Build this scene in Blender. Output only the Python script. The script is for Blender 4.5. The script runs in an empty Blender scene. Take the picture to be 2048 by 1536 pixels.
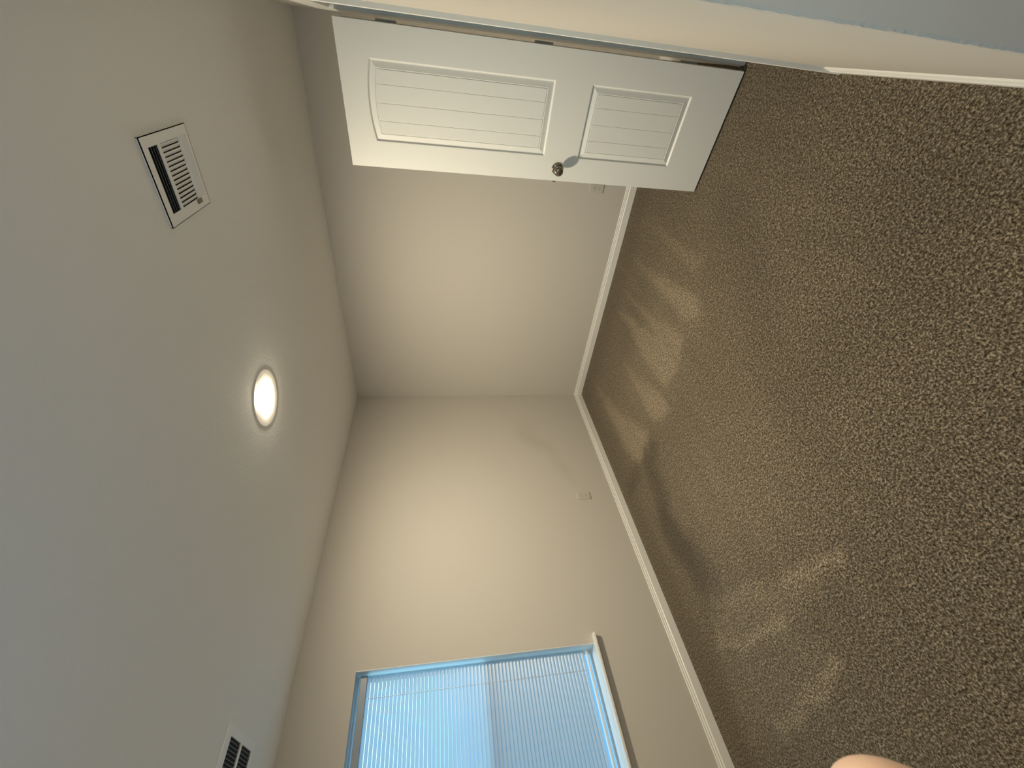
import bpy, bmesh, math, random
from mathutils import Vector, Matrix, noise as mnoise
random.seed(4)
SC = bpy.context.scene
COL = SC.collection

# ------------------------------------------------------------------ camera
W, H = 3.051, 2.44           # room width (window wall X=0, door wall X=W), ceiling height
RET = -2.745                 # where the door wall ends and the entry alcove opens
REAR = -3.95
ALC = 4.25
CAM = Vector((2.97142, -3.47005, 1.59369))
R_ = Vector((0.77786824, 0.62838123, -0.00761797))     # photographer's right
U_ = Vector((-0.10190588, 0.1380918, 0.98516285))      # photographer's up
F_ = Vector((-0.62010983, 0.76555058, -0.17145296))    # view direction
cd = bpy.data.cameras.new('camera')
cam = bpy.data.objects.new('camera', cd); COL.objects.link(cam)
cd.sensor_width = 36; cd.lens = 833.43 / 2048 * 36; cd.clip_start = .005
m = Matrix.Identity(4)       # phone held sideways: picture right is the world's down
for i in range(3):
    m[i][0] = -U_[i]; m[i][1] = R_[i]; m[i][2] = -F_[i]; m[i][3] = CAM[i]
cam.matrix_world = m
cd.dof.use_dof = True; cd.dof.focus_distance = 2.2; cd.dof.aperture_fstop = 42
SC.camera = cam

# ------------------------------------------------------------------ sky, exposure
SC.view_settings.view_transform = 'Standard'
SC.view_settings.look = 'None'
SC.view_settings.gamma = 1
SC.view_settings.use_curve_mapping = False
SC.view_settings.exposure = 0.0
wd = bpy.data.worlds.new('sky'); SC.world = wd; wd.use_nodes = True
wn = wd.node_tree.nodes; wl = wd.node_tree.links
bg = wn['Background']; bg.inputs['Strength'].default_value = 4.0
tc = wn.new('ShaderNodeTexCoord'); sx = wn.new('ShaderNodeSeparateXYZ')
cr = wn.new('ShaderNodeValToRGB')
wl.new(tc.outputs['Generated'], sx.inputs[0]); wl.new(sx.outputs['Z'], cr.inputs[0])
cr.color_ramp.elements[0].position = 0.0; cr.color_ramp.elements[0].color = (.42, .80, 1.0, 1)
cr.color_ramp.elements[1].position = .7; cr.color_ramp.elements[1].color = (.24, .58, 1.0, 1)
wl.new(cr.outputs[0], bg.inputs['Color'])
LAMP_POWER = 1180.0
FILL_POWER = 190.0
LAMP_COLOR = (1.0, .865, .65)

# ------------------------------------------------------------------ materials
def mat(name, col, rough=.6, metal=0, bump=None, emit=None, spec=None, sss=0):
    mt = bpy.data.materials.new(name); mt.use_nodes = True
    nt = mt.node_tree; b = nt.nodes['Principled BSDF']
    b.inputs['Base Color'].default_value = (*col, 1)
    b.inputs['Roughness'].default_value = rough
    b.inputs['Metallic'].default_value = metal
    if spec is not None: b.inputs['Specular IOR Level'].default_value = spec
    if sss:
        b.inputs['Subsurface Weight'].default_value = sss
        b.inputs['Subsurface Radius'].default_value = (1, .35, .2)
        b.inputs['Subsurface Scale'].default_value = .012
    if emit:
        b.inputs['Emission Color'].default_value = (*emit[0], 1)
        b.inputs['Emission Strength'].default_value = emit[1]
    if bump:
        sc, st, ds = bump
        t = nt.nodes.new('ShaderNodeTexCoord'); n = nt.nodes.new('ShaderNodeTexNoise')
        n.inputs['Scale'].default_value = sc; n.inputs['Detail'].default_value = 3
        bp = nt.nodes.new('ShaderNodeBump'); bp.inputs['Strength'].default_value = st
        bp.inputs['Distance'].default_value = ds
        nt.links.new(t.outputs['Object'], n.inputs['Vector'])
        nt.links.new(n.outputs['Fac'], bp.inputs['Height'])
        nt.links.new(bp.outputs[0], b.inputs['Normal'])
    return mt

WALLC = (.56, .53, .475)
M_wall = mat('wall_paint', WALLC, .75, bump=(110, .25, .0012), spec=.25)
M_ceil = mat('ceiling_paint', (.84, .84, .81), .85, bump=(80, .3, .0015), spec=.2)
M_trim = mat('trim_paint', (.76, .755, .71), .38, bump=(60, .04, .0005))
M_door = mat('door_paint', (.74, .745, .71), .42, bump=(160, .05, .0004))
M_nickel = mat('satin_nickel', (.30, .255, .20), .2, 1)
M_bolt = mat('latch_dark_steel', (.03, .03, .03), .5)  # near-black latch bolt
M_hinge = mat('hinge_metal', (.50, .49, .45), .5, .3)
M_plate = mat('outlet_plastic', (.54, .515, .46), .45)
M_slot = mat('dark_slot', (.02, .018, .015), .7)
M_vent = mat('vent_enamel', (.86, .86, .84), .4)
M_ventdark = mat('vent_slat_enamel', (.16, .165, .17), .5)
M_duct_shade = mat('duct_shade', (.012, .012, .013), .9)  # near-black plates stand in for the shade inside the ducts
M_lampring = mat('lamp_ring', (.75, .73, .68), .5)
M_lamp = mat('lamp_diffuser', (.9, .9, .9), .5, emit=(LAMP_COLOR, LAMP_POWER))
M_lamp_fill = mat('added_fill_diffuser', (.9, .9, .9), .5, emit=((1.0, .78, .52), FILL_POWER))  # emitter of the added, unseen fill light
M_vinyl = mat('window_vinyl', (.75, .76, .76), .4)
M_skin = mat('skin', (.95, .68, .54), .5, sss=.3, bump=(400, .12, .0004))
M_nail = mat('finger_nail', (.82, .56, .48), .25)
M_stain = mat('lever_metal', (.26, .19, .11), .55)
M_ground = mat('outside_ground', (.36, .45, .50), .9, bump=(3, .5, .05))
M_hall = mat('closet_paint', (.50, .47, .42), .8)

def window_wall_material():
    """wall paint with the faint hand-grime smudges this wall has"""
    mt = mat('wall_paint_smudged', WALLC, .75, bump=(110, .25, .0012), spec=.25)
    nt = mt.node_tree; b = nt.nodes['Principled BSDF']
    t = nt.nodes.new('ShaderNodeTexCoord')
    acc = None
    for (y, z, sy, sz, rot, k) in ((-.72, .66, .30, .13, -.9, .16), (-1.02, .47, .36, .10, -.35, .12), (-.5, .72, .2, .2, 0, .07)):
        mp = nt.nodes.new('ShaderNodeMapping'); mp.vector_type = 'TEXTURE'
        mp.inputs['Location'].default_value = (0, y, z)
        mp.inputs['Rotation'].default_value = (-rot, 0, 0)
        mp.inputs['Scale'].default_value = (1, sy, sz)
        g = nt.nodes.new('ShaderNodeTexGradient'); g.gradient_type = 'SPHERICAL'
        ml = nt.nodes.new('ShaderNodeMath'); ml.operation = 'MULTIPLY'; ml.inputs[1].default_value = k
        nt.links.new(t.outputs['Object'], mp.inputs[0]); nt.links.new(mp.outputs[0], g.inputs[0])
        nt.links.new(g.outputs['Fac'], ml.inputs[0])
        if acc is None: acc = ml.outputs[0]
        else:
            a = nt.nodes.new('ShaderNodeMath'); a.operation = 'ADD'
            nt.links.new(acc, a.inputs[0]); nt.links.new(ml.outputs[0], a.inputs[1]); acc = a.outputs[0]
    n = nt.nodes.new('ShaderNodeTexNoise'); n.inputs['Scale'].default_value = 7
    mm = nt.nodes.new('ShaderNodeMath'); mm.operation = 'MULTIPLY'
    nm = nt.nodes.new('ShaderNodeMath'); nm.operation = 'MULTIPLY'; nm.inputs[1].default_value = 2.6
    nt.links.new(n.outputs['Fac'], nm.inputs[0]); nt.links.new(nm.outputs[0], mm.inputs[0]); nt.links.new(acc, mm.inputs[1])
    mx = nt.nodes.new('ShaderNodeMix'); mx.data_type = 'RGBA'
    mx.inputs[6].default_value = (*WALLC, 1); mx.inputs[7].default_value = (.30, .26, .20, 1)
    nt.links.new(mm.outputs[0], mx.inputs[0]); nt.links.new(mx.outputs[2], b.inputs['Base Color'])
    return mt
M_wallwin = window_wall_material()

def carpet_material():
    mt = bpy.data.materials.new('carpet'); mt.use_nodes = True
    nt = mt.node_tree; N = nt.nodes; L = nt.links; b = N['Principled BSDF']
    b.inputs['Roughness'].default_value = 1; b.inputs['Specular IOR Level'].default_value = .05
    b.inputs['Sheen Weight'].default_value = .30; b.inputs['Sheen Roughness'].default_value = .5
    b.inputs['Sheen Tint'].default_value = (.85, .75, .6, 1)
    t = N.new('ShaderNodeTexCoord')
    def noise(s, d, r=.6):
        n = N.new('ShaderNodeTexNoise'); n.inputs['Scale'].default_value = s
        n.inputs['Detail'].default_value = d; n.inputs['Roughness'].default_value = r
        L.new(t.outputs['Object'], n.inputs['Vector']); return n
    def ramp(src, stops):
        c = N.new('ShaderNodeValToRGB'); e = c.color_ramp.elements
        e[0].position, e[0].color = stops[0][0], (*stops[0][1], 1)
        e[1].position, e[1].color = stops[-1][0], (*stops[-1][1], 1)
        for p, cc in stops[1:-1]:
            q = e.new(p); q.color = (*cc, 1)
        L.new(src, c.inputs[0]); return c
    tuft = noise(142, 2.2, .7)
    clump = noise(82, 2.5, .7)
    tm = N.new('ShaderNodeMix'); tm.data_type = 'FLOAT'; tm.inputs[0].default_value = .36
    L.new(tuft.outputs['Fac'], tm.inputs[2]); L.new(clump.outputs['Fac'], tm.inputs[3])
    cr = ramp(tm.outputs[0], ((.38, (.012, .009, .004)), (.5, (.098, .078, .051)), (.62, (.31, .265, .195))))
    # where the pile was brushed one way or the other
    at = N.new('ShaderNodeAttribute'); at.attribute_name = 'nap'
    br = noise(30, 6, .85)
    s1 = N.new('ShaderNodeMath'); s1.operation = 'MULTIPLY_ADD'
    s1.inputs[1].default_value = 1.15; s1.inputs[2].default_value = -.575
    L.new(br.outputs['Fac'], s1.inputs[0])
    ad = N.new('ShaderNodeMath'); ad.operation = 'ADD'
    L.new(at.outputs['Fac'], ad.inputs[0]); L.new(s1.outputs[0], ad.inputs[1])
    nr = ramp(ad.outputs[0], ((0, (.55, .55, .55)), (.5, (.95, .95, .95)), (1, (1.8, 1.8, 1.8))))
    mx = N.new('ShaderNodeMix'); mx.data_type = 'RGBA'; mx.blend_type = 'MULTIPLY'
    mx.inputs[0].default_value = 1
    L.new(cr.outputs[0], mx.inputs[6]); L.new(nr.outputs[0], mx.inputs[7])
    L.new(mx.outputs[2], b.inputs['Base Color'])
    bp = N.new('ShaderNodeBump'); bp.inputs['Strength'].default_value = .8; bp.inputs['Distance'].default_value = .008
    L.new(tm.outputs[0], bp.inputs['Height']); L.new(bp.outputs[0], b.inputs['Normal'])
    return mt
M_carpet = carpet_material()

def blind_material():
    mt = bpy.data.materials.new('blind_vinyl'); mt.use_nodes = True
    nt = mt.node_tree; N = nt.nodes; L = nt.links
    for n in list(N): N.remove(n)
    o = N.new('ShaderNodeOutputMaterial'); d = N.new('ShaderNodeBsdfDiffuse'); tr = N.new('ShaderNodeBsdfTranslucent')
    g = N.new('ShaderNodeBsdfGlossy'); g.inputs['Roughness'].default_value = .35
    d.inputs[0].default_value = (.50, .53, .55, 1); tr.inputs[0].default_value = (.58, .69, .74, 1)
    a = N.new('ShaderNodeMixShader'); a.inputs[0].default_value = .46
    c = N.new('ShaderNodeMixShader'); c.inputs[0].default_value = .05
    L.new(d.outputs[0], a.inputs[1]); L.new(tr.outputs[0], a.inputs[2])
    L.new(a.outputs[0], c.inputs[1]); L.new(g.outputs[0], c.inputs[2]); L.new(c.outputs[0], o.inputs[0])
    return mt
M_blind = blind_material()

def thin_material(name, col, fac, glossy=True):
    mt = bpy.data.materials.new(name); mt.use_nodes = True
    nt = mt.node_tree; N = nt.nodes; L = nt.links
    for n in list(N): N.remove(n)
    o = N.new('ShaderNodeOutputMaterial'); t = N.new('ShaderNodeBsdfTransparent'); t.inputs[0].default_value = (*col, 1)
    g = N.new('ShaderNodeBsdfGlossy' if glossy else 'ShaderNodeBsdfDiffuse')
    g.inputs['Color'].default_value = (.9, .9, .9, 1) if glossy else (.05, .05, .05, 1)
    g.inputs['Roughness'].default_value = .02 if glossy else .9
    x = N.new('ShaderNodeMixShader'); x.inputs[0].default_value = fac
    L.new(t.outputs[0], x.inputs[1]); L.new(g.outputs[0], x.inputs[2]); L.new(x.outputs[0], o.inputs[0])
    return mt
M_glass = thin_material('window_glass', (.93, .97, .96), .06)
M_screen = thin_material('insect_screen', (.88, .88, .88), .14, False)

# ------------------------------------------------------------------ mesh helpers
def link(name, bm, mt, parent=None, smooth=False, recalc=True):
    if recalc: bmesh.ops.recalc_face_normals(bm, faces=bm.faces)
    me = bpy.data.meshes.new(name); bm.to_mesh(me); bm.free()
    if mt: me.materials.append(mt)
    if smooth:
        for p in me.polygons: p.use_smooth = True
    o = bpy.data.objects.new(name, me); COL.objects.link(o)
    if parent: o.parent = parent
    return o

def tag(o, label=None, cat=None, group=None, kind=None):
    if label: o['label'] = label
    if cat: o['category'] = cat
    if group: o['group'] = group
    if kind: o['kind'] = kind
    return o

def empty(name, loc):
    o = bpy.data.objects.new(name, None); COL.objects.link(o); o.location = loc
    o.empty_display_size = .1
    return o

def box(bm, a, b, bev=0):
    vs = [bm.verts.new((x, y, z)) for x in (a[0], b[0]) for y in (a[1], b[1]) for z in (a[2], b[2])]
    for f in ((0, 1, 3, 2), (4, 6, 7, 5), (0, 4, 5, 1), (2, 3, 7, 6), (0, 2, 6, 4), (1, 5, 7, 3)):
        bm.faces.new([vs[i] for i in f])
    if bev:
        es = list({e for v in vs for e in v.link_edges})
        bmesh.ops.bevel(bm, geom=es, offset=bev, segments=2, affect='EDGES', profile=.5)

def boxo(name, a, b, mt, parent=None, bev=0):
    bm = bmesh.new(); box(bm, a, b, bev); return link(name, bm, mt, parent)

def sweep(bm, prof, p0, p1, out, m0=0, m1=0):
    """profile [(out, up)] extruded from p0 to p1; m0/m1: mitre slope (shift along the run per unit of out)"""
    p0, p1, out = Vector(p0), Vector(p1), Vector(out)
    d = (p1 - p0).normalized(); up = Vector((0, 0, 1))
    A = [bm.verts.new(p0 + out * x + up * z + d * (m0 * x)) for x, z in prof]
    B = [bm.verts.new(p1 + out * x + up * z - d * (m1 * x)) for x, z in prof]
    for i in range(len(prof) - 1): bm.faces.new((A[i], A[i + 1], B[i + 1], B[i]))
    bm.faces.new(A[::-1]); bm.faces.new(B)

def lathe(bm, prof, origin, axis, n=32):
    axis = Vector(axis).normalized(); a = axis.orthogonal().normalized(); b = axis.cross(a)
    o = Vector(origin); rings = []
    for r, h in prof:
        if r < 1e-6: rings.append([bm.verts.new(o + axis * h)])
        else: rings.append([bm.verts.new(o + axis * h + (a * math.cos(2 * math.pi * i / n) + b * math.sin(2 * math.pi * i / n)) * r) for i in range(n)])
    for p, q in zip(rings, rings[1:]):
        for i in range(n):
            j = (i + 1) % n
            if len(p) == 1: bm.faces.new((p[0], q[i], q[j]))
            elif len(q) == 1: bm.faces.new((p[i], p[j], q[0]))
            else: bm.faces.new((p[i], p[j], q[j], q[i]))

# ------------------------------------------------------------------ room shell
WY0, WY1, WZ0, WZ1 = -3.43, -2.515, .590, 2.097      # window opening
T = .15
def struct(name, parts, mt):
    bm = bmesh.new()
    for a, b in parts: box(bm, a, b)
    return tag(link(name, bm, mt), kind='structure')

# window wall (left)
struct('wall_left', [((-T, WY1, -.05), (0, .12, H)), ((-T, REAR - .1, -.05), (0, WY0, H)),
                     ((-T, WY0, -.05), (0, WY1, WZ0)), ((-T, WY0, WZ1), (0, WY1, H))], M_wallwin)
struct('wall_back', [((0, 0, -.05), (W + .12, .12, H))], M_wall)
# door wall (right); its free end shows the wavy plaster corner
DJ0, DJ1 = -.914, -1.530        # far and near side of the door opening
DH = 2.056
bm = bmesh.new()
box(bm, (W, DJ0 + .018, -.05), (W + .115, 0, H))
box(bm, (W, DJ1 - .018, DH + .018), (W + .115, DJ0 + .018, H))
n = 260
prev = None
for i in range(n + 1):
    z = -.05 + (H + .05) * i / n
    j = random.uniform(-.0012, .0012)
    k = random.uniform(-.0007, .0007)
    ring = [bm.verts.new(p) for p in ((W, DJ1 - .018, z), (W, RET + .006, z), (W + .0012 + k, RET + .0012 + j, z), (W + .006, RET, z), (W + .115, RET, z), (W + .115, DJ1 - .018, z))]
    if prev:
        for a in range(6):
            b = (a + 1) % 6; bm.faces.new((prev[a], prev[b], ring[b], ring[a]))
    else: bm.faces.new(ring[::-1])
    prev = ring
bm.faces.new(prev)
tag(link('wall_right', bm, M_wall), kind='structure')
struct('wall_alcove', [((W + .115, RET, -.05), (ALC, RET + .115, H))], M_wall)
struct('wall_entry', [((ALC, REAR, -.05), (ALC + .1, RET + .115, H))], M_wall)
RX0, RX1, RZ0, RZ1 = 2.0, 3.0, 1.0, 2.15       # added window, unseen behind the photographer, lets in fill daylight
struct('wall_rear', [((0, REAR - .1, -.05), (RX0, REAR, H)), ((RX1, REAR - .1, -.05), (ALC + .1, REAR, H)),
                     ((RX0, REAR - .1, -.05), (RX1, REAR, RZ0)), ((RX0, REAR - .1, RZ1), (RX1, REAR, H))], M_wall)
w2 = empty('added_fill_window', ((RX0 + RX1) / 2, REAR, RZ0)); tag(w2, kind='structure')
bm = bmesh.new()
for a, b in (((RX0, REAR - .09, RZ0), (RX0 + .04, REAR - .04, RZ1)), ((RX1 - .04, REAR - .09, RZ0), (RX1, REAR - .04, RZ1)), ((RX0, REAR - .09, RZ0), (RX1, REAR - .04, RZ0 + .04)),
             ((RX0, REAR - .09, RZ1 - .04), (RX1, REAR - .04, RZ1)), ((RX0, REAR - .085, 1.56), (RX1, REAR - .045, 1.60))): box(bm, a, b)
o = link('window_frame', bm, M_vinyl, w2); o.location = -w2.location
bm = bmesh.new(); box(bm, (RX0 + .03, REAR - .07, RZ0 + .03), (RX1 - .03, REAR - .066, RZ1 - .03))
o = link('window_pane', bm, M_glass, w2); o.location = -w2.location
struct('wall_closet', [((W + .115, 0.0, -.05), (W + .80, .1, H)), ((W + .80, -2.2, -.05), (W + .90, .1, H)), ((W + .115, -2.3, -.05), (W + .90, -2.2, H))], M_hall)
struct('ceiling', [((-T, REAR - .1, H), (ALC + .1, .12, H + .1))], M_ceil)

# floor with the pile's brushed patches as an attribute
bm = bmesh.new(); g = .02
nx, ny = 217, 205
x0, y0 = -.04, REAR - .04
grid = [[bm.verts.new((x0 + i * g, y0 + j * g, 0)) for j in range(ny + 1)] for i in range(nx + 1)]
for i in range(nx):
    for j in range(ny): bm.faces.new((grid[i][j], grid[i + 1][j], grid[i + 1][j + 1], grid[i][j + 1]))
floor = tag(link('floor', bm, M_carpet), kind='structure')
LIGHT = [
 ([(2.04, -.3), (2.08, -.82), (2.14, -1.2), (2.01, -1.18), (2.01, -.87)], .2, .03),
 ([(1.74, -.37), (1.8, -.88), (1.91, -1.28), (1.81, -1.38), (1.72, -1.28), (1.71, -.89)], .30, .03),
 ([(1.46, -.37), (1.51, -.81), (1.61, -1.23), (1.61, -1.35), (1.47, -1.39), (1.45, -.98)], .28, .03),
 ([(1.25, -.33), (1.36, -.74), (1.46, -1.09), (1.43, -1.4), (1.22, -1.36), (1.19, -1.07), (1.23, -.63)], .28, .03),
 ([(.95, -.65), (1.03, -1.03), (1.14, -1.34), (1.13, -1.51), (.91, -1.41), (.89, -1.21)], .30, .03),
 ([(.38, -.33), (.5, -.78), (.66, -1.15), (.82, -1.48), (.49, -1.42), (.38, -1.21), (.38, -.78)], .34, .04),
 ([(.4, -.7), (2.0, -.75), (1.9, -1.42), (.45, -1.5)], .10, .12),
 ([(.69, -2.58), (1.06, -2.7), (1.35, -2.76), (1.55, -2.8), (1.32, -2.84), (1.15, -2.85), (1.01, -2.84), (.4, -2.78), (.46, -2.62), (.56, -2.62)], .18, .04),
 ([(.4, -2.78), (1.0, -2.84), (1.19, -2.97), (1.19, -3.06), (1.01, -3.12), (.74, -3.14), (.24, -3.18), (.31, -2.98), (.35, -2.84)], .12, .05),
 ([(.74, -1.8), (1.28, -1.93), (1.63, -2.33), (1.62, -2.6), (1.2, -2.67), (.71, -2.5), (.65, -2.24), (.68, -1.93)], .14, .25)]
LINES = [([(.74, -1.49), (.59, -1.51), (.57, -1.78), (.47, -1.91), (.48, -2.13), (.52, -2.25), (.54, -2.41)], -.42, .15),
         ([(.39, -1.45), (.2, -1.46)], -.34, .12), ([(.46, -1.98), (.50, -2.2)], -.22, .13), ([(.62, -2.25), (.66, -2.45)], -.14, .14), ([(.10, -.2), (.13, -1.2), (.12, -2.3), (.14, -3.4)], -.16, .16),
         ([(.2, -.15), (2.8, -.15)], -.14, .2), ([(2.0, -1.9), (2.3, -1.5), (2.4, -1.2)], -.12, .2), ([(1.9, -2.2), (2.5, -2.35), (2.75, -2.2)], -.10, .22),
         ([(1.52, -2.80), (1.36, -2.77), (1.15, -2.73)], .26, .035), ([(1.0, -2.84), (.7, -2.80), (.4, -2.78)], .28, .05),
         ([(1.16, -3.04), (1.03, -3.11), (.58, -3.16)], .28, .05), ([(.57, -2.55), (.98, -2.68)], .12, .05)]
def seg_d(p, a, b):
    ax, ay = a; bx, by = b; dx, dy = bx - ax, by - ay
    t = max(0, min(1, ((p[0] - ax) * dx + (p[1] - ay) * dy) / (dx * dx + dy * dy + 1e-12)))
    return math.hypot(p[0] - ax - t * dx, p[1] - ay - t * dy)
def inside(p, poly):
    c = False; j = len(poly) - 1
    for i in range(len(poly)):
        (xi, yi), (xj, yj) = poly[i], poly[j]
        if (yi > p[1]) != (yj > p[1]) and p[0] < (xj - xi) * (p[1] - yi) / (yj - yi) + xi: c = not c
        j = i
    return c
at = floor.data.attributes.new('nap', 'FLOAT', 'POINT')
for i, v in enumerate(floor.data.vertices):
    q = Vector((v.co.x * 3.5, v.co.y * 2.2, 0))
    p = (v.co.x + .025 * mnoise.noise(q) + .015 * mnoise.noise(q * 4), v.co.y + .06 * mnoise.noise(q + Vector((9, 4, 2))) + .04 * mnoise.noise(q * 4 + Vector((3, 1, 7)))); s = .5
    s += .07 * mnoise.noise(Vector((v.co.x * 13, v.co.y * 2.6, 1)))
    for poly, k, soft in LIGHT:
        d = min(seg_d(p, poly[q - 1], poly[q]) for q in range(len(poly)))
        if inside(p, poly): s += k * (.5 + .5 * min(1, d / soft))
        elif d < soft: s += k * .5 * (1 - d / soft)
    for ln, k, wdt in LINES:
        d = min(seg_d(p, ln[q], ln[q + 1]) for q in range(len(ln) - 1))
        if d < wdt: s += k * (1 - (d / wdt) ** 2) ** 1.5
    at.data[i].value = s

# baseboards
BP = [(0, .083), (.0045, .083), (.0065, .0805), (.0065, .0745), (.0060, .073), (.0100, .066), (.0100, .0600), (.0090, .0585), (.0125, .0545), (.0140, .0500), (.0140, 0)]
def baseboard(name, p0, p1, out, m0=0, m1=0):
    bm = bmesh.new(); sweep(bm, BP, p0, p1, out, m0, m1)
    return tag(link(name, bm, M_trim), kind='structure')
baseboard('baseboard_left', (0, REAR, 0), (0, 0, 0), (1, 0, 0), 1, 1)
baseboard('baseboard_back', (0, 0, 0), (W, 0, 0), (0, -1, 0), 1, 1)
baseboard('baseboard_right', (W, RET, 0), (W, DJ1 - .062, 0), (-1, 0, 0), -1, 0)
baseboard('baseboard_right_far', (W, DJ0 + .062, 0), (W, 0, 0), (-1, 0, 0), 0, 1)
baseboard('baseboard_alcove', (W, RET, 0), (ALC, RET, 0), (0, -1, 0), -1, 1)
baseboard('baseboard_entry', (ALC, REAR, 0), (ALC, RET, 0), (-1, 0, 0), 1, 1)
baseboard('baseboard_rear', (0, REAR, 0), (ALC, REAR, 0), (0, 1, 0), 1, 1)

# ------------------------------------------------------------------ door frame and casing
bm = bmesh.new()
box(bm, (W - .001, DJ0, 0), (W + .116, DJ0 + .018, DH + .018))
box(bm, (W - .001, DJ1 - .018, 0), (W + .116, DJ1, DH + .018))
box(bm, (W - .001, DJ1, DH), (W + .116, DJ0, DH + .018))
# stops
box(bm, (W + .038, DJ0 - .011, 0), (W + .072, DJ0, DH)); box(bm, (W + .038, DJ1, 0), (W + .072, DJ1 + .011, DH))
box(bm, (W + .038, DJ1, DH - .011), (W + .072, DJ0, DH))
tag(link('trim_door_jamb', bm, M_trim), kind='structure')
# casing: colonial profile (across width, thickness), mitred at the head
CP = [(0, 0), (0, .0075), (.003, .0105), (.010, .0115), (.030, .0130), (.036, .0150), (.046, .0172), (.055, .0172), (.058, .0150), (.058, 0)]
def casing(bm, X, sgn):
    rv = .004
    path = lambda w: [(X, DJ1 - w - rv + 0, 0), (X, DJ1 - w - rv, DH + rv + w), (X, DJ0 + w + rv, DH + rv + w), (X, DJ0 + w + rv, 0)]
    rings = []
    for w, t in CP: rings.append([bm.verts.new((X + sgn * t, y, z)) for (_, y, z) in path(w - .004 if False else w)])
    for a, b in zip(rings, rings[1:]):
        for i in range(3): bm.faces.new((a[i], a[i + 1], b[i + 1], b[i]))
    bm.faces.new([r[0] for r in rings]); bm.faces.new([r[3] for r in rings])
bm = bmesh.new(); casing(bm, W, -1)
tag(link('trim_door_casing', bm, M_trim), kind='structure')

# ------------------------------------------------------------------ door leaf, standing open a little past square
DW, DT, DZ0, DZ1 = .6135, .035, .013, 2.048
def panel_door():
    bm = bmesh.new()
    S0, S1 = .131, .4855
    PZ = [(.248, .808, 0), (1.0, 1.909, .0215)]
    prof = [(0, 0), (.0025, .0006), (.0085, .0075), (.0115, .0078), (.0360, .0012), (.0375, .0030), (.0400, .0034), (.0412, .0012)]
    gs = [(.2312, .0016), (.3102, .0016), (.3888, .0016)]
    i0, i1 = S0 + .0412, S1 - .0412
    ts = {0.0, 1.0}
    for s, w in gs:
        for d in (-w, 0, w): ts.add(((s + d) - i0) / (i1 - i0))
    for k in range(1, 16): 
        if all(abs(k / 16 - t) > .012 for t in ts): ts.add(k / 16)
    ts = sorted(ts)
    def arch(s, z1, sag, d):
        if not sag: return z1 - d
        c = (S1 - S0) / 2; Rr = (c * c + sag * sag) / (2 * sag); mid = (S0 + S1) / 2
        zc = z1 + sag - Rr
        return zc + math.sqrt(max(0, (Rr - d) ** 2 - (s - mid) ** 2))
    for side in (0, 1):
        yo = 0 if side == 0 else DT; sg = 1 if side == 0 else -1
        V = lambda s, z, d=0: bm.verts.new((s, yo + sg * d, z))
        cols = [S0 + (S1 - S0) * t for t in ts]
        # stiles and rails
        def quad(*p): bm.faces.new([V(*q) for q in p])
        quad((0, DZ0), (S0, DZ0), (S0, DZ1), (0, DZ1)); quad((S1, DZ0), (DW, DZ0), (DW, DZ1), (S1, DZ1))
        for a, b in zip(cols, cols[1:]):
            quad((a, DZ0), (b, DZ0), (b, PZ[0][0]), (a, PZ[0][0]))
            quad((a, PZ[0][1]), (b, PZ[0][1]), (b, PZ[1][0]), (a, PZ[1][0]))
            quad((a, arch(a, PZ[1][1], PZ[1][2], 0)), (b, arch(b, PZ[1][1], PZ[1][2], 0)), (b, DZ1), (a, DZ1))
        for z0, z1, sag in PZ:
            rings = []
            for d, dep in prof:
                lo, hi = [], []
                for t in ts:
                    s = S0 + d + (S1 - S0 - 2 * d) * t
                    lo.append(V(s, z0 + d, dep)); hi.append(V(s, arch(s, z1, sag, d), dep))
                rings.append((lo, hi))
            for (l0, h0), (l1, h1) in zip(rings, rings[1:]):
                for i in range(len(ts) - 1):
                    bm.faces.new((l0[i], l0[i + 1], l1[i + 1], l1[i])); bm.faces.new((h0[i], h0[i + 1], h1[i + 1], h1[i]))
                bm.faces.new((l0[0], h0[0], h1[0], l1[0])); bm.faces.new((l0[-1], h0[-1], h1[-1], l1[-1]))
            lo, hi = rings[-1]
            for s, w in gs:
                for i in range(len(ts)):
                    if abs(i0 + (i1 - i0) * ts[i] - s) < 1e-6:
                        lo[i].co.y = yo + sg * .0032; hi[i].co.y = yo + sg * .0032
            for i in range(len(ts) - 1): bm.faces.new((lo[i], lo[i + 1], hi[i + 1], hi[i]))
    for a, b in (((0, 0), (0, 1)), ((1, 0), (1, 1))):
        x = DW * a[0]; bm.faces.new([bm.verts.new(p) for p in ((x, 0, DZ0), (x, DT, DZ0), (x, DT, DZ1), (x, 0, DZ1))])
    for z in (DZ0, DZ1): bm.faces.new([bm.verts.new(p) for p in ((0, 0, z), (DW, 0, z), (DW, DT, z), (0, DT, z))])
    bmesh.ops.remove_doubles(bm, verts=bm.verts, dist=1e-5)
    return bm
door = link('door_1', panel_door(), M_door)
tag(door, kind='structure')
ang = math.radians(180 - 7.2)
door.location = (3.014, -.947, 0); door.rotation_euler = (0, 0, ang)
door.scale = (1, -1, 1)      # leaf runs to the room's left, its shown face towards the camera
# mirrored scale baked into the mesh so children stay unscaled
door.data.transform(Matrix.Diagonal((1, -1, 1, 1))); door.scale = (1, 1, 1)
bmx = bmesh.new(); bmx.from_mesh(door.data); bmesh.ops.recalc_face_normals(bmx, faces=bmx.faces); bmx.to_mesh(door.data); bmx.free()
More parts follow.
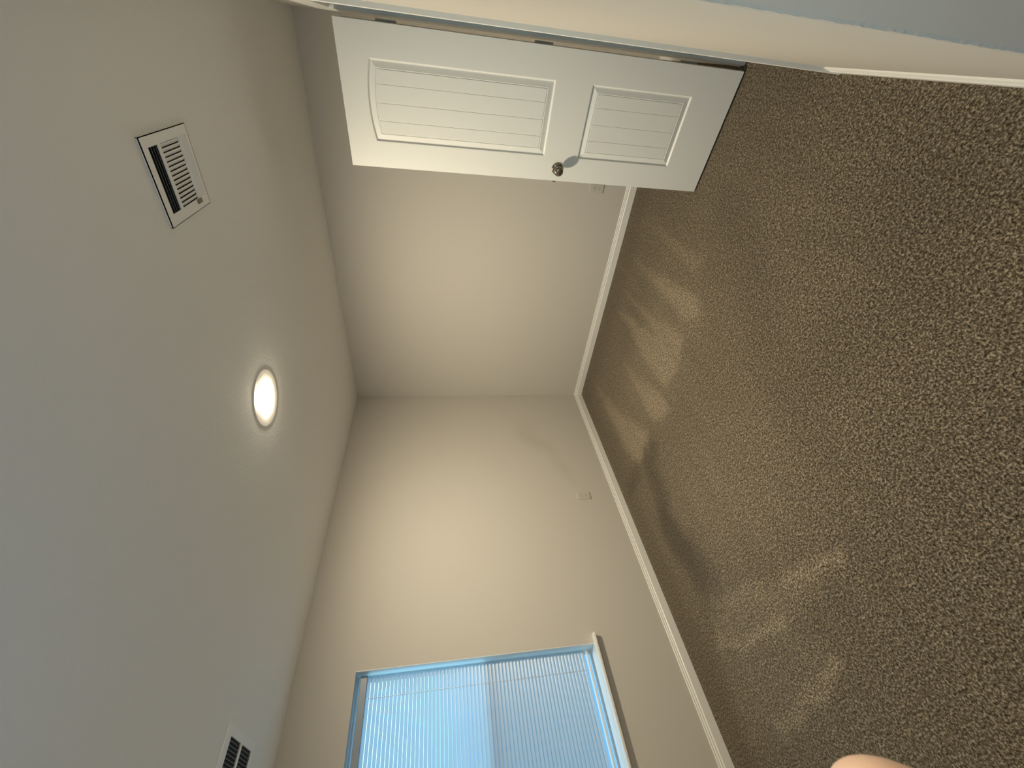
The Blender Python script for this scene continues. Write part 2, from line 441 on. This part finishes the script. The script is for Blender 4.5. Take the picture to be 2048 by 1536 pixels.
# in door space: x along the leaf from the hinge, +y towards the camera, leaf occupies y in [-DT, 0]
KS, KZ = .545, .915
for sg, oy in ((1, 0), (-1, -DT)):
    bm = bmesh.new()
    lathe(bm, [(0, -.002), (.0320, -.002), (.0320, .0035), (.0295, .0065), (.0180, .0085), (.0120, .0105), (.0105, .016), (.0110, .024), (.0150, .030),
               (.0225, .0350), (.0262, .0420), (.0268, .0490), (.0245, .0560), (.0185, .0610), (.0100, .0635), (0, .0642)], (KS, oy, KZ), (0, sg, 0), 40)
    k = link('door_knob', bm, M_nickel, door, smooth=True)
    k['label'] = 'round satin nickel knob'
pl = boxo('latch_plate', (DW - .0008, -.030, KZ - .028), (DW + .0006, -.005, KZ + .028), M_nickel, door)
bm = bmesh.new(); box(bm, (DW, -.0235, KZ - .009), (DW + .011, -.0115, KZ + .009), .002)
link('latch_bolt', bm, M_bolt, door)
for z in (1.822, 1.083, .315):
    bm = bmesh.new()
    box(bm, (-.0012, -.031, z - .0445), (.0012, .0005, z + .0445))           # leaf on the door edge
    lathe(bm, [(0, -.046), (.005, -.046), (.0055, -.0445), (.0055, .0445), (.005, .046), (0, .046)], (-.003, -.0375 - .002, z), (0, 0, 1), 14)
    link('hinge', bm, M_hinge, door)
# jamb-side hinge leaves
for z in (1.822, 1.083, .315):
    o = boxo('trim_hinge_leaf', (W + .0015, DJ0 - .0016, z - .0445), (W + .033, DJ0 + .0004, z + .0445), M_hinge)
    tag(o, kind='structure')

# ------------------------------------------------------------------ window
win = empty('window_1', (0, (WY0 + WY1) / 2, WZ0)); tag(win, kind='structure')
def wpart(name, parts, mt, bev=0):
    bm = bmesh.new()
    for a, b in parts: box(bm, a, b, bev)
    o = link(name, bm, mt, win); o.location = -win.location; return o
fx0, fx1 = -.15, -.098
zm = 1.31
fr = .012
wpart('window_frame', [((fx0, WY0, WZ0), (fx1, WY0 + fr, WZ1)), ((fx0, WY1 - fr, WZ0), (fx1, WY1, WZ1)),
                       ((fx0, WY0 + fr, WZ0), (fx1, WY1 - fr, WZ0 + fr)), ((fx0, WY0 + fr, WZ1 - fr), (fx1, WY1 - fr, WZ1))], M_vinyl, .002)
a0, a1 = WY0 + fr, WY1 - fr
def sash(x0, x1, z0, z1, nm):
    s = .018
    o = wpart(nm, [((x0, a0, z0), (x1, a0 + s, z1)), ((x0, a1 - s, z0), (x1, a1, z1)), ((x0, a0 + s, z0), (x1, a1 - s, z0 + s)), ((x0, a0 + s, z1 - s), (x1, a1 - s, z1))], M_vinyl, .002)
    bm = bmesh.new(); xc = (x0 + x1) / 2; box(bm, (xc - .002, a0 + s, z0 + s), (xc + .002, a1 - s, z1 - s))
    gl = link('window_pane', bm, M_glass, o)
sash(-.142, -.124, zm - .018, WZ1 - fr, 'upper_sash')
sash(-.120, -.102, WZ0 + fr, zm + .018, 'lower_sash')
bm = bmesh.new(); box(bm, (-.1490, a0, WZ0 + fr), (-.1482, a1, zm)); sc_ = link('insect_screen', bm, M_screen, win); sc_.location = -win.location
for ya, yb in ((WY0, WY0 + .004), (WY1 - .004, WY1)):
    tag(boxo('trim_window_jamb', (-.098, ya, WZ0 + .017), (-.0005, yb, WZ1), M_trim), kind='structure')
# stool (inside sill)
bm = bmesh.new()
box(bm, (-.098, WY0 + .001, WZ0), (0, WY1 - .001, WZ0 + .017))
box(bm, (0.0, WY0 - .052, WZ0), (.043, WY1 + .052, WZ0 + .017), .004)
tag(link('trim_window_stool', bm, M_trim), kind='structure')

# venetian blind hanging inside the opening
bl = empty('window_blind', (-.055, (WY0 + WY1) / 2, WZ1))
tag(bl, 'white horizontal mini blind lowered and closed, glowing blue over the window', 'window blind')
BX = -.060; by0, by1 = WY0 + .014, WY1 - .014
def bpart(name, bm, mt=M_blind, smooth=False, parent=bl):
    o = link(name, bm, mt, parent, smooth)
    if parent is bl: o.location = -bl.location
    return o
bm = bmesh.new()                       # open channel, thin enough to glow
box(bm, (BX + .0128, by0, WZ1 - .062), (BX + .0140, by1, WZ1 - .026)); box(bm, (BX - .0140, by0, WZ1 - .062), (BX - .0128, by1, WZ1 - .026))
box(bm, (BX - .0128, by0, WZ1 - .062), (BX + .0128, by1, WZ1 - .0608)); bpart('headrail', bm)
bm = bmesh.new(); box(bm, (BX - .012, by0 + .002, WZ0 + .058), (BX + .012, by1 - .002, WZ0 + .070), .003); bpart('bottom_rail', bm, M_vinyl)
pitch = .0226; zt = WZ1 - .074; zb = WZ0 + .082
ns = int((zt - zb) / pitch) + 1
ladders = [by1 - .116, by0 + .116]
def slat_mesh():
    bm = bmesh.new()
    wv = [-.0125, -.0085, -.0045, 0, .0045, .0085, .0125]           # across the slat
    ys = [by0 + .003]
    for l in sorted(ladders): ys += [l - .0024, l + .0024]
    ys.append(by1 - .003)
    tilt = math.radians(61)
    def P(w, y):
        crown = .0016 * (1 - (w / .0125) ** 2)
        # w > 0 is the room-side edge; it hangs down
        x = w * math.cos(tilt) + crown * math.sin(tilt); z = -w * math.sin(tilt) + crown * math.cos(tilt)
        return (x, y, z)
    g = [[bm.verts.new(P(w, y)) for y in ys] for w in wv]
    for i in range(len(wv) - 1):
        for j in range(len(ys) - 1):
            if j % 2 == 1 and 2 <= i <= 3: continue      # route hole for the cord
            bm.faces.new((g[i][j], g[i][j + 1], g[i + 1][j + 1], g[i + 1][j]))
    return bm
s0 = bpart('slat', slat_mesh(), smooth=True)
s0.location = Vector((BX, 0, zt)) - bl.location
for i in range(1, ns):
    c = s0.copy(); COL.objects.link(c); c.parent = bl
    c.location = Vector((BX, 0, zt - i * pitch)) - bl.location
for l in ladders:
    bm = bmesh.new()
    for dx in (-.0122, .0122):
        lathe(bm, [(0, 0), (.0005, 0), (.0005, zt - zb + .02), (0, zt - zb + .02)], (BX + dx * .55, l, WZ0 + .066), (0, 0, 1), 6)
    bpart('ladder_cord', bm, M_vinyl)
    bm = bmesh.new(); lathe(bm, [(0, 0), (.0018, 0), (.0018, zt - zb + .02), (0, zt - zb + .02)], (BX, l, WZ0 + .066), (0, 0, 1), 8)
    bpart('lift_cord', bm, M_vinyl)
bm = bmesh.new(); lathe(bm, [(0, 0), (.0035, .002), (.0035, .5), (.002, .505), (.002, .55), (0, .55)], (BX + .022, by0 + .07, WZ1 - .60), (0, 0, 1), 8)
bpart('tilt_wand', bm, M_vinyl)

# ground outside
tag(boxo('ground', (-40, -40, -.6), (40, 40, -.3), M_ground), kind='structure')

# ------------------------------------------------------------------ ceiling lamp
LX, LY = 1.515, -1.765
def ceiling_light(x, y, label, dm, group=None):
    lamp = empty('ceiling_light', (x, y, H)); tag(lamp, label, 'ceiling light')
    bm = bmesh.new()
    lathe(bm, [(.062, 0), (.1435, 0), (.1432, -.0006), (.1400, -.0010), (.0700, -.0010), (.062, -.0009)], (0, 0, 0), (0, 0, 1), 96)
    link('trim_ring', bm, M_lampring, lamp)
    bm = bmesh.new()
    lathe(bm, [(.0700, -.0009), (.0700, -.0022), (.0680, -.0034), (.054, -.0056), (.030, -.0070), (0, -.0074)], (0, 0, 0), (0, 0, 1), 64)
    link('diffuser', bm, dm, lamp, True)['label'] = 'glowing round diffuser'
ceiling_light(LX, LY, 'lit round flush ceiling light glowing warm white in the middle of the ceiling', M_lamp)
# added fill light, unseen behind the photographer: a dimmer copy of the fitting
ceiling_light(3.66, -3.38, 'added dim fill light, an unseen copy of the ceiling light behind the photographer', M_lamp_fill)

# ------------------------------------------------------------------ ceiling vents
def vent_supply():
    cx, cy = 2.546, -1.838
    v = empty('ceiling_vent', (cx, cy, H))
    tag(v, 'white three-way louvred ceiling register nearest the door', 'air vent')
    x0, x1, y0, y1 = -.128, .128, -.142, .142
    zf = -.008
    # faceplate with three openings
    ox0, ox1 = -.093, .097
    banks = [(-.112, -.058), (-.042, .070), (.078, .118)]
    bm = bmesh.new()
    box(bm, (x0, y0, zf), (ox0, y1, zf + .003)); box(bm, (ox1, y0, zf), (x1, y1, zf + .003))
    ysl = [y0] + [q for b in banks for q in b] + [y1]
    for a, b in zip(ysl[::2], ysl[1::2]): box(bm, (ox0, a, zf), (ox1, b, zf + .003))
    # turned-up rim
    for a, b in (((x0, y0, zf), (x0 + .002, y1, -.0005)), ((x1 - .002, y0, zf), (x1, y1, -.0005)), ((x0, y0, zf), (x1, y0 + .002, -.0005)), ((x0, y1 - .002, zf), (x1, y1, -.0005))): box(bm, a, b)
    link('faceplate', bm, M_vent, v)
    boxo('duct_shade_plate', (ox0 - .004, y0 + .02, -.0016), (ox1 + .004, y1 - .02, -.0004), M_duct_shade, v)
    # near bank: long blades edge-on, seen dark
    for k in range(4):
        y = banks[0][0] + .007 + k * .0135
        bm = bmesh.new(); vs = [bm.verts.new(p) for p in ((ox0, y - .0045, zf + .0005), (ox1, y - .0045, zf + .0005), (ox1, y + .0055, -.002), (ox0, y + .0055, -.002))]
        bm.faces.new(vs); ext = bmesh.ops.extrude_face_region(bm, geom=bm.faces[:])
        bmesh.ops.translate(bm, vec=(0, -.0006, .0010), verts=[e for e in ext['geom'] if isinstance(e, bmesh.types.BMVert)])
        link('louvre', bm, M_ventdark, v)
    # middle bank: short blades
    nb = 14
    for k in range(nb):
        x = ox0 + .001 + (ox1 - ox0 - .002) * (k + .5) / nb
        bm = bmesh.new(); vs = [bm.verts.new(p) for p in ((x + .0058, banks[1][0], zf + .0002), (x + .0058, banks[1][1], zf + .0002), (x - .0052, banks[1][1], -.0030), (x - .0052, banks[1][0], -.0030))]
        bm.faces.new(vs); ext = bmesh.ops.extrude_face_region(bm, geom=bm.faces[:])
        bmesh.ops.translate(bm, vec=(.0006, 0, .0008), verts=[e for e in ext['geom'] if isinstance(e, bmesh.types.BMVert)])
        link('louvre', bm, M_vent, v)
    # far bank: wide blades facing the camera side
    for k in range(3):
        y = banks[2][0] + .008 + k * .0130
        bm = bmesh.new(); vs = [bm.verts.new(p) for p in ((ox0, y + .0085, zf - .0030), (ox1, y + .0085, zf - .0030), (ox1, y - .0080, -.0030), (ox0, y - .0080, -.0030))]
        bm.faces.new(vs); ext = bmesh.ops.extrude_face_region(bm, geom=bm.faces[:])
        bmesh.ops.translate(bm, vec=(0, .0004, .0008), verts=[e for e in ext['geom'] if isinstance(e, bmesh.types.BMVert)])
        link('louvre', bm, M_vent, v)
    bm = bmesh.new(); box(bm, (-.108, .056, zf - .005), (-.094, .084, zf), .001); lv = link('damper_lever', bm, M_stain, v); lv['label'] = 'tan metal damper lever'
vent_supply()

def vent_return():
    x0, x1, y0, y1 = .398, .749, -3.135, -2.885
    cx, cy = (x0 + x1) / 2, (y0 + y1) / 2
    v = empty('ceiling_vent', (cx, cy, H))
    tag(v, 'white ceiling grille with two columns of black slots, above the window', 'air vent')
    zf = -.006
    X0, X1, Y0, Y1 = x0 - cx, x1 - cx, y0 - cy, y1 - cy
    c = [(.424 - cx, .552 - cx), (.574 - cx, .701 - cx)]
    sy0, sy1 = Y0 + .031, Y1 - .031
    bm = bmesh.new()
    box(bm, (X0, Y0, zf), (c[0][0], Y1, -.0003)); box(bm, (c[1][1], Y0, zf), (X1, Y1, -.0003))
    box(bm, (c[0][1], sy0, zf), (c[1][0], sy1, -.0003))
    box(bm, (c[0][0], Y0, zf), (c[1][1], sy0, -.0003)); box(bm, (c[0][0], sy1, zf), (c[1][1], Y1, -.0003))
    link('faceplate', bm, M_vent, v)
    boxo('duct_shade_plate', (c[0][0], sy0, -.0012), (c[1][1], sy1, -.0003), M_duct_shade, v)
    nb = 14; st = (sy1 - sy0) / nb
    for a, b in c:
        for k in range(1, nb):
            y = sy0 + k * st
            boxo('fin', (a, y - .0009, zf + .0008), (b, y + .0009, -.0012), M_ventdark, v)
vent_return()

# ------------------------------------------------------------------ outlets
def outlet(loc, rz, label):
    o = empty('wall_outlet', loc); o.rotation_euler = (0, 0, rz)
    tag(o, label, 'outlet', 'beige duplex outlets')
    # local: x across, -y out of the wall
    bm = bmesh.new(); box(bm, (-.035, -.0080, -.0585), (.035, 0, .0585), .0035); link('cover_plate', bm, M_plate, o)
    for z in (.0195, -.0195):
        bm = bmesh.new(); box(bm, (-.0165, -.0092, z - .014), (.0165, -.0070, z + .014), .0009)
        r = link('receptacle', bm, M_plate, o)
        bm = bmesh.new()
        box(bm, (-.0075, -.0095, z - .0005), (-.0055, -.0090, z + .0080)); box(bm, (.0055, -.0095, z - .0005), (.0078, -.0090, z + .0080))
        lathe(bm, [(0, 0), (.0026, 0), (.0026, .0006), (0, .0006)], (0, -.0095, z - .0068), (0, 1, 0), 12)
        link('socket_slots', bm, M_slot, r)
    bm = bmesh.new(); lathe(bm, [(0, 0), (.003, 0), (.0028, .0012), (0, .0014)], (0, -.0078, 0), (0, -1, 0), 14); link('screw', bm, M_plate, o)
outlet((0, -1.375, .355), math.radians(90), 'beige outlet on the window wall between the corner and the window')
outlet((2.183, 0, .334), 0, 'beige outlet on the back wall half hidden behind the open door')

# ------------------------------------------------------------------ photographer's hand at the lens
def pt(a, b, c): return CAM + R_ * a + U_ * b + F_ * c
hand = empty('person', pt(-.13, -.19, .0))
tag(hand, 'person whose pale pink fingertip pokes into view over the carpet near the window wall', 'person')
def skinned(name, chains, mt, sub=3):
    me = bpy.data.meshes.new(name); bm = bmesh.new(); vs = {}
    lay = bm.verts.layers.skin.verify()
    first = None
    for ch in chains:
        prev = None
        for key, p, r in ch:
            if key not in vs:
                v = bm.verts.new(p - hand.location); v[lay].radius = r; vs[key] = v
                if first is None: first = v; v[lay].use_root = True
            if prev is not None and bm.edges.get((prev, vs[key])) is None: bm.edges.new((prev, vs[key]))
            prev = vs[key]
    bm.to_mesh(me); bm.free(); me.materials.append(mt)
    o = bpy.data.objects.new(name, me); COL.objects.link(o); o.parent = hand
    sk = o.modifiers.new('skin', 'SKIN'); sk.use_smooth_shade = True
    sb = o.modifiers.new('sub', 'SUBSURF'); sb.levels = sub; sb.render_levels = sub
    return o
WR = ('w', pt(-.165, -.245, -.035), (.026, .019))
P0 = ('p', pt(-.145, -.195, -.012), (.036, .016))
chains = [[WR, ('fa1', pt(-.20, -.33, -.10), (.033, .027)), ('fa2', pt(-.26, -.45, -.20), (.040, .036))], [WR, P0]]
F = {
 'index':  [(-.112, -.135, .012, .0125), (-.0900, -.104, .040, .0098), (-.0705, -.0745, .0545, .0088), (-.0600, -.0510, .0570, .0086), (-.0575, -.0455, .0570, .0060)],
 'middle': [(-.132, -.128, .010, .0125), (-.122, -.090, .042, .0100), (-.111, -.062, .058, .0088), (-.103, -.044, .062, .0078)],
 'ring':   [(-.152, -.130, .006, .0120), (-.146, -.095, .038, .0095), (-.137, -.070, .055, .0084), (-.130, -.053, .060, .0074)],
 'little': [(-.172, -.140, .000, .0110), (-.169, -.112, .027, .0085), (-.163, -.092, .043, .0074), (-.158, -.079, .048, .0066)],
 'thumb':  [(-.118, -.190, -.010, .0150), (-.088, -.165, -.020, .0125), (-.075, -.132, -.030, .0105), (-.070, -.105, -.034, .0088)]}
for nme, js in F.items():
    ch = [P0]
    for i, (a, b, c, r) in enumerate(js): ch.append((nme + str(i), pt(a, b, c), (r, r)))
    chains.append(ch)
body = skinned('hand', chains, M_skin)
